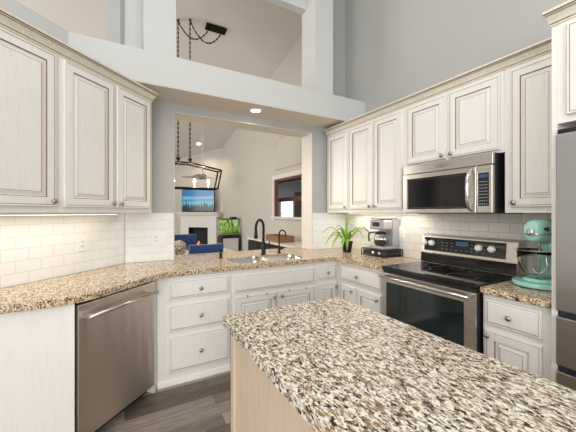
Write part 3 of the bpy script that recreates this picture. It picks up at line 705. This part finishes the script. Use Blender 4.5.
# local -y faces the room
part('base', MB().box(-.085, .085, -.115, .105, 0, .032), M['gray_plastic'], cm, None, .008)
part('tower', MB().box(-.085, .085, .015, .105, .0325, .315), M['gray_plastic'], cm, 'silver gray water tower', .008)
part('brew_head', MB().box(-.080, .080, -.115, .0145, .205, .310), M['gray_plastic'], cm, None, .012)
part('lid', MB().box(-.075, .075, -.105, .095, .3155, .325), M['black'], cm, 'black lid', .003)
part('button_panel', MB().box(-.04, .04, -.119, -.1155, .24, .285), M['black'], cm)
cf = part('carafe', MB().lathe([(.040,.034),(.058,.050),(.060,.10),(.050,.145),(.046,.165),(.044,.165),(.048,.145),(.057,.10),(.055,.052),(.038,.037)], (0,-.055,0), 'z', 24, 0, True), M['glass'], cm, 'glass carafe')
part('coffee', MB().lathe([(.037,.038),(.054,.053),(.055,.09),(.001,.09)], (0,-.055,0), 'z', 24), mat('brewed_coffee', (.02,.01,.006), .1), cf)
part('carafe_lid', MB().lathe([(.047,.166),(.047,.180),(.02,.186),(.001,.187)], (0,-.055,0), 'z', 24), M['black'], cf)
part('handle', MB().tube([(-.045,-.060,.172),(-.085,-.075,.170),(-.112,-.085,.160),(-.116,-.088,.12),(-.110,-.085,.07)], .009, 8), M['black'], cf, 'black carafe handle')
part('band', MB().lathe([(.0605,.098),(.0615,.099),(.0615,.112),(.0575,.114)], (0,-.055,0), 'z', 24, 0, False), M['chrome'], cf)

# ------------------------------------------------------------------ stand mixer (local -y = nose)
mx = thing('stand_mixer', 'mint green stand mixer with glass bowl beside the refrigerator panel', 'mixer', (2.315, .88, .9145), R(-90))
mx.scale = (1.0, 1.0, 1.0)
def superell(cx_, cz, rx_, rz_, y, n=20, e=.75):
    out = []
    for k in range(n):
        a = 2*PI*k/n; ca, sa = math.cos(a), math.sin(a)
        out.append((cx_+rx_*math.copysign(abs(ca)**e, ca), y, cz+rz_*math.copysign(abs(sa)**e, sa)))
    return out
def loft(secs, mi=0):
    mb = MB(); k = len(secs[0]); vs = [p for s_ in secs for p in s_]
    fs = [(i*k+j, i*k+(j+1) % k, (i+1)*k+(j+1) % k, (i+1)*k+j) for i in range(len(secs)-1) for j in range(k)]
    fs += [tuple(range(k))[::-1], tuple(range((len(secs)-1)*k, len(secs)*k))]
    mb.add(vs, fs, mi, True); return mb
hd = part('motor_head', loft([superell(0, .348, rx_, rz_, y) for y, rx_, rz_ in ((-.125,.030,.042),(-.118,.042,.058),(-.10,.051,.067),(-.04,.058,.075),(.06,.060,.076),(.13,.056,.066),(.165,.045,.052),(.18,.025,.028))]), M['teal'], mx)
part('trim_band', loft([superell(0, .331, rx_, .0065, y, 20, .5) for y, rx_ in ((-.1255,.030),(-.119,.0425),(-.10,.0520),(-.04,.0592),(.06,.0612),(.13,.0570),(.165,.044))]), M['micro_steel'], hd, 'silver trim band')
text('badge', 'KitchenAid', .016, M['black'], hd, (-.0618, .0, .3315), (R(90), 0, R(-90)))
text('badge', 'KitchenAid', .016, M['black'], hd, (.0618, .0, .3315), (R(90), 0, R(90)))
part('attachment_hub', MB().lathe([(.018,0),(.020,.006),(.020,.016),(.015,.020),(.001,.021)], (0,-.124,.345), '-y', 20), M['chrome'], hd, 'chrome attachment hub')
part('knob', MB().lathe([(.008,0),(.008,.012),(.013,.014),(.013,.022),(.001,.024)], (.050,-.085,.365), 'x', 14), M['black'], hd)
part('pedestal', loft([[(p[0], p[2]+yo, z_) for p in superell(0,0,rx_,ry_,0)] for z_, rx_, ry_, yo in ((.030,.070,.040,.120),(.06,.055,.035,.130),(.14,.045,.035,.132),(.22,.046,.040,.125),(.285,.052,.055,.105))]), M['teal'], mx)
bp = [(.145*math.cos(a), -.005+.150*math.sin(a)) if math.sin(a) < 0 else (.145*math.cos(a)*(1-.35*math.sin(a)), -.005+.17*math.sin(a)) for a in [2*PI*k/36 for k in range(36)]]
part('base', MB().prism(bp, 0.004, .032), M['teal'], mx, None, .008, 3)
part('base_gasket', MB().prism([(x*.97, y*.97) for x, y in bp], 0.0, .0038), M['black'], mx)
part('bowl_plate', MB().lathe([(.085,.033),(.085,.045),(.065,.052),(.001,.052)], (0,-.02,0), 'z', 32), M['teal'], mx)
part('bowl', MB().lathe([(.050,.053),(.075,.075),(.100,.120),(.112,.175),(.114,.225),(.111,.225),(.108,.175),(.096,.122),(.072,.080),(.048,.058)], (0,-.02,0), 'z', 36, 0, True), M['glass'], mx, 'clear glass mixing bowl')
part('bowl_rim', MB().tube([(.1135*math.cos(a), -.02+.1135*math.sin(a), .2275) for a in [2*PI*k/36 for k in range(36)]], .003, 6, closed=True), M['nickel'], mx)
part('beater_shaft', MB().lathe([(.012,.27),(.008,.262),(.008,.20),(.006,.10)], (0,-.02,0), 'z', 12), M['chrome'], mx)
part('flat_beater', MB().tube([(0,-.02,.20),(.035,-.02,.18),(.045,-.02,.13),(.02,-.02,.085),(0,-.02,.08),(-.02,-.02,.085),(-.045,-.02,.13),(-.035,-.02,.18)], .005, 8, closed=True), M['chrome'], mx)
cb_ = MB(); cb_.box(2.545, 2.575, .80, .985, .9145, 1.115); tag(cb_.build('cutting_board', M['wood'], None, .004), 'light wood block leaning behind the mint mixer', 'cutting board')

# ------------------------------------------------------------------ lights in the kitchen
dl = thing('recessed_light', 'round lit recessed downlight in the soffit above the sink', 'light', (1.22, 2.93, 2.463))
part('trim_ring', MB().lathe([(.075,0),(.075,-.004),(.055,-.006),(.052,-.001)], seg=32, cap=False), M['white'], dl)
part('lens', MB().lathe([(.052,-.001),(.052,-.003),(.001,-.003)], seg=32), M['downlight'], dl)
spot('downlight_beam', (1.22, 2.93, 2.45), 40, (1.0, .93, .82), 150, .05)
def ucl(name, label, loc, rz, L, power):
    t = thing('under_cabinet_light', label, 'light', loc, rz)
    part('housing', MB().box(-L/2, L/2, -.02, .02, -.012, 0), M['outlet'], t)
    part('lens', MB().box(-L/2+.01, L/2-.01, -.015, .015, -.0135, -.0121), M['strip'], t)
    l = bpy.data.lights.new(name, 'AREA'); l.shape = 'RECTANGLE'; l.size = L*.95; l.size_y = .03; l.energy = power; l.color = (1, .90, .74)
    o = bpy.data.objects.new(name, l); COL.objects.link(o); o.parent = t; o.location = (0, 0, -.016)
p_ = D(.86, .20); ucl('strip_left', 'slim light strip under the left diagonal upper cabinets', (p_[0], p_[1], 1.377), R(45), 1.15, 1.5)
ucl('strip_corner', 'slim light strip under the upper cabinets above the coffee maker', (WX-.14, 2.38, 1.377), RZ, 1.0, 2.4)

# ------------------------------------------------------------------ dining area behind the pass-through
tb = thing('dining_table', 'white-topped dining table behind the pass-through', 'table', (.80, 4.66, 0))
part('tabletop', MB().box(-.75, .75, -.42, .42, .725, .76), M['stone_top'], tb, None, .006)
for sx in (-.66, .66):
    for sy in (-.34, .34): part('leg', MB().box(sx-.035, sx+.035, sy-.035, sy+.035, 0.001, .7245), M['darkwood'], tb)
def chair(label, loc, rz, tufted=False):
    c = thing('dining_chair', label, 'chair', loc, rz)      # local +y = back side
    part('seat', MB().box(-.22, .22, -.22, .22, .40, .49), M['navy'], c, None, .02, 3)
    N = 12; mb = MB(); vs = []
    for i in range(N+1):
        x = -.215+.43*i/N; yb_ = .235-.035*(1-(x/.215)**2)*-1
        for z_, dy in ((.50, 0), (.985, .05)):
            vs += [(x, yb_+dy-.03, z_), (x, yb_+dy+.03, z_)]
    fs = []
    for i in range(N):
        b = i*4
        fs += [(b, b+4, b+6, b+2), (b+1, b+3, b+7, b+5), (b+2, b+6, b+7, b+3), (b, b+1, b+5, b+4)]
    fs += [(0,2,3,1), (N*4, N*4+1, N*4+3, N*4+2)]
    mb.add(vs, fs, 0, False); o = part('backrest', mb, M['navy'], c, 'navy upholstered back', .012, 3)
    if tufted:
        for xx in (-.12, 0, .12):
            for zz in (.70, .85): part('button', MB().lathe([(.014,0),(.012,.006),(.001,.008)], (xx, .24+.03*(zz-.5)/.485-.008, zz), '-y', 10), M['darkwood'], o)
    for sx in (-.19, .19):
        for sy in (-.19, .19): part('leg', MB().tube([(sx, sy, .398), (sx*1.05, sy*1.08, .002)], [.020, .013], 8), M['darkwood'], c)
    part('back_post', MB().box(-.235, -.215, .19, .215, .40, .52).box(.215, .235, .19, .215, .40, .52), M['darkwood'], c)
chair('navy upholstered dining chair with its plain back to the kitchen counter', (.875, 4.02, 0), R(180+4))
chair('navy button-tufted dining chair at the far side of the table', (.97, 5.30, 0), R(6), True)
bl = MB()
for i in range(1, 12):
    pass
bl.lathe([(.001,0)]+[(.115*math.sin(PI*k/16), .115-.115*math.cos(PI*k/16)) for k in range(1,16)]+[(.001,.23)], (0,0,0), 'z', 28)
o = bl.build('decorative_ball', M['ball']); o.location = (.66, 4.40, .7605); tag(o, 'round woven shell ball ornament on the white dining table', 'ornament')

# chandelier
CXc, CYc = .78, 4.65
ch = thing('chandelier', 'black linear lantern chandelier hanging on two chains over the dining table', 'chandelier', (CXc, CYc, 1.70))
fm = MB(); outl = [(-.09,.415),(.09,.415),(.54,.335),(.48,.045),(-.48,.045),(-.54,.335)]
def bar(mb, p, q, t_=.0125): mb.tube([p, q], t_, 4)
for y in (-.10, .10):
    for i in range(6): a_, b_ = outl[i], outl[(i+1) % 6]; bar(fm, (a_[0], y, a_[1]), (b_[0], y, b_[1]))
for x, z_ in outl: bar(fm, (x,-.10,z_), (x,.10,z_))
bar(fm, (-.48,0,.045), (.48,0,.045))
part('frame', fm, M['bronze'], ch)
for sx in (-.36, -.15, .15, .36):
    part('candle', MB().lathe([(.018,.048),(.018,.056),(.010,.058),(.010,.115),(.001,.116)], (sx,0,0), 'z', 12), M['outlet'], ch, 'pale candle sleeve')
    part('bulb', MB().lathe([(.007,.117),(.016,.135),(.018,.152),(.010,.180),(.001,.195)], (sx,0,0), 'z', 12), M['bulb'], ch, 'glowing candle bulb')
point('chandelier_glow', (CXc+.25, CYc, 1.98), 10, (1, .82, .58), .04); point('chandelier_glow', (CXc-.25, CYc, 1.98), 10, (1, .82, .58), .04)
for sx in (-.085, .085):
    part('chain_cup', MB().lathe([(.012,.420),(.020,.45),(.034,.495),(.032,.495),(.018,.45),(.010,.424)], (sx,0,0), 'z', 12), M['bronze'], ch)
def chain(mb, pts):
    pts = [Vector(p) for p in pts]; seg = [(pts[i+1]-pts[i]).length for i in range(len(pts)-1)]; tot = sum(seg); d_ = 0; k = 0; st = .034
    while d_ < tot:
        acc = 0
        for i, L in enumerate(seg):
            if acc+L >= d_: p = pts[i].lerp(pts[i+1], (d_-acc)/L); t_ = (pts[i+1]-pts[i]).normalized(); break
            acc += L
        u = t_.cross(Vector((0,1,.1))).normalized() if k % 2 else t_.cross(Vector((1,0,.1))).normalized()
        mb.tube([p + t_*.022*math.cos(a) + u*.010*math.sin(a) for a in [2*PI*j/8 for j in range(8)]], .0038, 4, closed=True)
        d_ += st; k += 1
    mb.tube(pts, .004, 5)
hooks = [(-.08, 0.04), (.08, -.03)]
can = Vector((1.26-CXc, 0, ceil_z(CYc)-1.70-.03))
for (hx, hy), sx in zip(hooks, (-.085, .085)):
    H = Vector((hx, hy, ceil_z(CYc+hy)-1.70-.03)); mb = MB()
    chain(mb, [(sx, 0, .495), H]); e_ = can + Vector((-.10 if sx < 0 else .10, 0, 0))
    sag = [H.lerp(e_, k/14) - Vector((0,0,.22*4*(k/14)*(1-k/14)*(1.0 if sx < 0 else 1.15))) for k in range(15)]
    chain(mb, sag); part('chain', mb, M['bronze'], ch)
    part('ceiling_hook', MB().lathe([(.018,0),(.018,.02),(.006,.024)], (hx, hy, H.z), 'z', 10), M['bronze'], ch)
cn = MB().box(-.16, .16, -.065, .065, -.024, 0); o = part('canopy', cn, M['bronze'], ch, 'black rectangular ceiling canopy', .003)
o.location = (1.26-CXc, 0, ceil_z(CYc)-1.70-.002); o.rotation_euler = (-math.atan(.23), 0, 0)

# sideboard with crate
sb = thing('sideboard', 'black bar cabinet with white top against the living room wall', 'sideboard', (2.33, 4.42, 0))
part('top', MB().box(-.245, .255, -1.03, 1.03, .865, .90), M['stone_top'], sb, 'white stone top', .004)
part('body', MB().box(-.215, .252, -1.0, 1.0, .05, .8645), M['black'], sb)
for k in range(4): part('door', MB().box(-.235, -.2155, -.99+k*.5, -.50+k*.5, .08, .84), M['black'], sb, None, .003)
part('plinth', MB().box(-.19, .25, -.98, .98, .001, .0495), M['black'], sb)
cr = thing('wooden_crate', 'low dark wood slatted crate on the white-topped sideboard', 'crate', (2.27, 4.42, .9005))
part('side_panels', MB().box(-.13,-.118,-.27,.27,.0,.10).box(.118,.13,-.27,.27,0,.10).box(-.118,.118,-.27,-.258,0,.10).box(-.118,.118,.258,.27,0,.10), M['crate'], cr)
part('dividers', MB().box(-.117,.117,-.257,.257,.001,.012).box(-.117,.117,-.09,-.082,.0125,.095).box(-.117,.117,.082,.09,.0125,.095), M['crate'], cr)

# ------------------------------------------------------------------ fireplace on the far diagonal wall (local x to the right, -y into the room)
def FD(r_): p = A + u_*r_; return (p.x, p.y)
FR = .72
p_ = FD(FR); fp = thing('fireplace', 'white mantel fireplace with a small fire in the far corner', 'fireplace', (p_[0]-.002*Q, p_[1]-.002*Q, 0), R(-45))
mb = MB(); mb.box(-.62,-.33,-.20,0,.003,1.25); mb.box(.33,.62,-.20,0,.003,1.25); mb.box(-.33,.33,-.20,0,.93,1.25)
part('surround', mb, M['white'], fp, None, .004)
part('firebox', MB().box(-.329,.329,-.02,-.001,.003,.929).box(-.329,-.315,-.19,-.02,.003,.929).box(.315,.329,-.19,-.02,.003,.929).box(-.315,.315,-.19,-.02,.915,.929).box(-.315,.315,-.19,-.02,.003,.30), M['soot'], fp, 'black firebox')
part('mantel_shelf', MB().extx([(0,1.2505),(-.22,1.2505),(-.225,1.285),(-.25,1.30),(-.265,1.335),(-.295,1.35),(-.295,1.385),(0,1.385)], -.70, .70, 0), M['white'], fp)
for k, (x, z_) in enumerate(((-.12,.33),(.12,.34),(0,.41))): part('log', MB().tube([(x-.14,-.10,z_),(x+.14,-.12,z_+.02)], .035, 8), M['log'], fp)
part('flames', MB().lathe([(.05,.40),(.03,.46),(.001,.52)], (-.03,-.11,0), 'z', 8), M['ember'], fp, 'orange flames')
n_ = Vector((-Q,-Q)); tp = Vector(p_) + n_*.16 + Vector((Q,-Q))*(-.02)
tv = thing('television', 'flat television on the mantel showing pine trees against blue water', 'television', (tp.x, tp.y, 1.3855), R(-45))
part('bezel', MB().box(-.56,.56,-.02,.02,.012,.70), M['black'], tv)
part('screen', MB().box(-.545,.545,-.0225,-.0205,.035,.68), M['screen'], tv, 'lit screen picture')
part('stand', MB().box(-.3,-.2,-.06,.06,0,.0115).box(.2,.3,-.06,.06,0,.0115), M['black'], tv)

# aquarium
ax, ay = 2.30, 7.30
st = thing('aquarium_stand', 'white and black cabinet stand under the fish tank', 'stand', (ax, ay, 0))
part('body', MB().box(-.20,.20,-.17,.17,.04,.745), M['white'], st, 'white marbled cabinet')
part('frame', MB().box(-.235,-.201,-.19,.19,.001,.775).box(.201,.235,-.19,.19,.001,.775).box(-.201,.201,-.19,.19,.7455,.80), M['black'], st)
aq = thing('aquarium', 'lit fish tank with green plants and black rims', 'aquarium', (ax, ay, .8005))
part('tank', MB().box(-.21,.21,-.17,.17,.02,.40), M['water'], aq, 'clear tank')
part('backdrop', MB().box(-.20,.20,.13,.14,.04,.39), M['aqua'], aq, 'green planted backdrop')
part('gravel', MB().box(-.202,.202,-.16,.125,.025,.06), M['gravel'], aq)
wd = MB(); r3 = random.Random(5)
for k in range(12):
    x = r3.uniform(-.18,.18); y = r3.uniform(-.12,.10); h_ = r3.uniform(.12,.30); wd.tube([(x,y,.061),(x+r3.uniform(-.02,.02),y,.06+h_*.5),(x+r3.uniform(-.05,.05),y,.06+h_)], [.010,.014,.002], 5)
part('water_plants', wd, M['plant_green'], aq)
part('fish', MB().lathe([(.001,-.03),(.016,-.01),(.016,.01),(.004,.028),(.014,.045)], (.06,-.13,.20), 'x', 8), M['fish_orange'], aq)
part('bottom_rim', MB().box(-.22,.22,-.18,.18,0,.0195), M['black'], aq)
part('hood', MB().box(-.22,.22,-.18,.18,.4005,.425).box(.06,.18,-.1,.1,.4255,.47), M['black'], aq)

# ceiling fan in the living room
fx, fy = 1.66, 7.35
cf_ = thing('ceiling_fan', 'pale ceiling fan hanging in the far living room', 'ceiling fan', (fx, fy, 2.22))
part('downrod', MB().lathe([(.010,.10),(.010,ceil_z(fy)-2.22-.05)], seg=10), M['ceiling'], cf_)
part('ceiling_mount', MB().lathe([(.02,-.10),(.06,-.02),(.07,0)], (0,0,ceil_z(fy)-2.22-.01), 'z', 16), M['white'], cf_)
part('motor', MB().lathe([(.001,-.02),(.08,-.02),(.10,.02),(.10,.07),(.05,.10),(.001,.10)], seg=20), M['gray_plastic'], cf_)
for k in range(5):
    T = Matrix.Rotation(2*PI*k/5+.35, 4, 'Z') @ Matrix.Rotation(R(16), 4, 'X')
    part('blade', MB().box(.10,.47,-.07,.07,.02,.03, T=T), M['white'], cf_)
lr = thing('recessed_light', 'small lit downlight in the living room ceiling behind the chandelier', 'light', (1.86, 8.7, ceil_z(8.7)-.003)); lr.rotation_euler = (-math.atan(.23),0,0)
part('trim_ring', MB().lathe([(.085,0),(.085,-.004),(.065,-.006)], seg=24, cap=False), M['white'], lr)
part('lens', MB().lathe([(.064,-.001),(.064,-.004),(.001,-.004)], seg=24), M['downlight'], lr)
spot('living_downlight_beam', (1.86, 8.68, ceil_z(8.7)-.08), 30, (1, .85, .62), 150, .06)

# sets of like things share a group
for o in list(COL.objects):
    if o.parent is None and 'category' in o.keys() and 'group' not in o.keys():
        g = {'upper_cabinet': 'cream upper cabinets', 'base_cabinet': 'cream base cabinets', 'dining_chair': 'navy chairs around the dining table',
             'wall_outlet': 'white outlets on the backsplash', 'under_cabinet_light': 'light strips under the upper cabinets'}.get(o.name.split('.')[0])
        if g: o['group'] = g
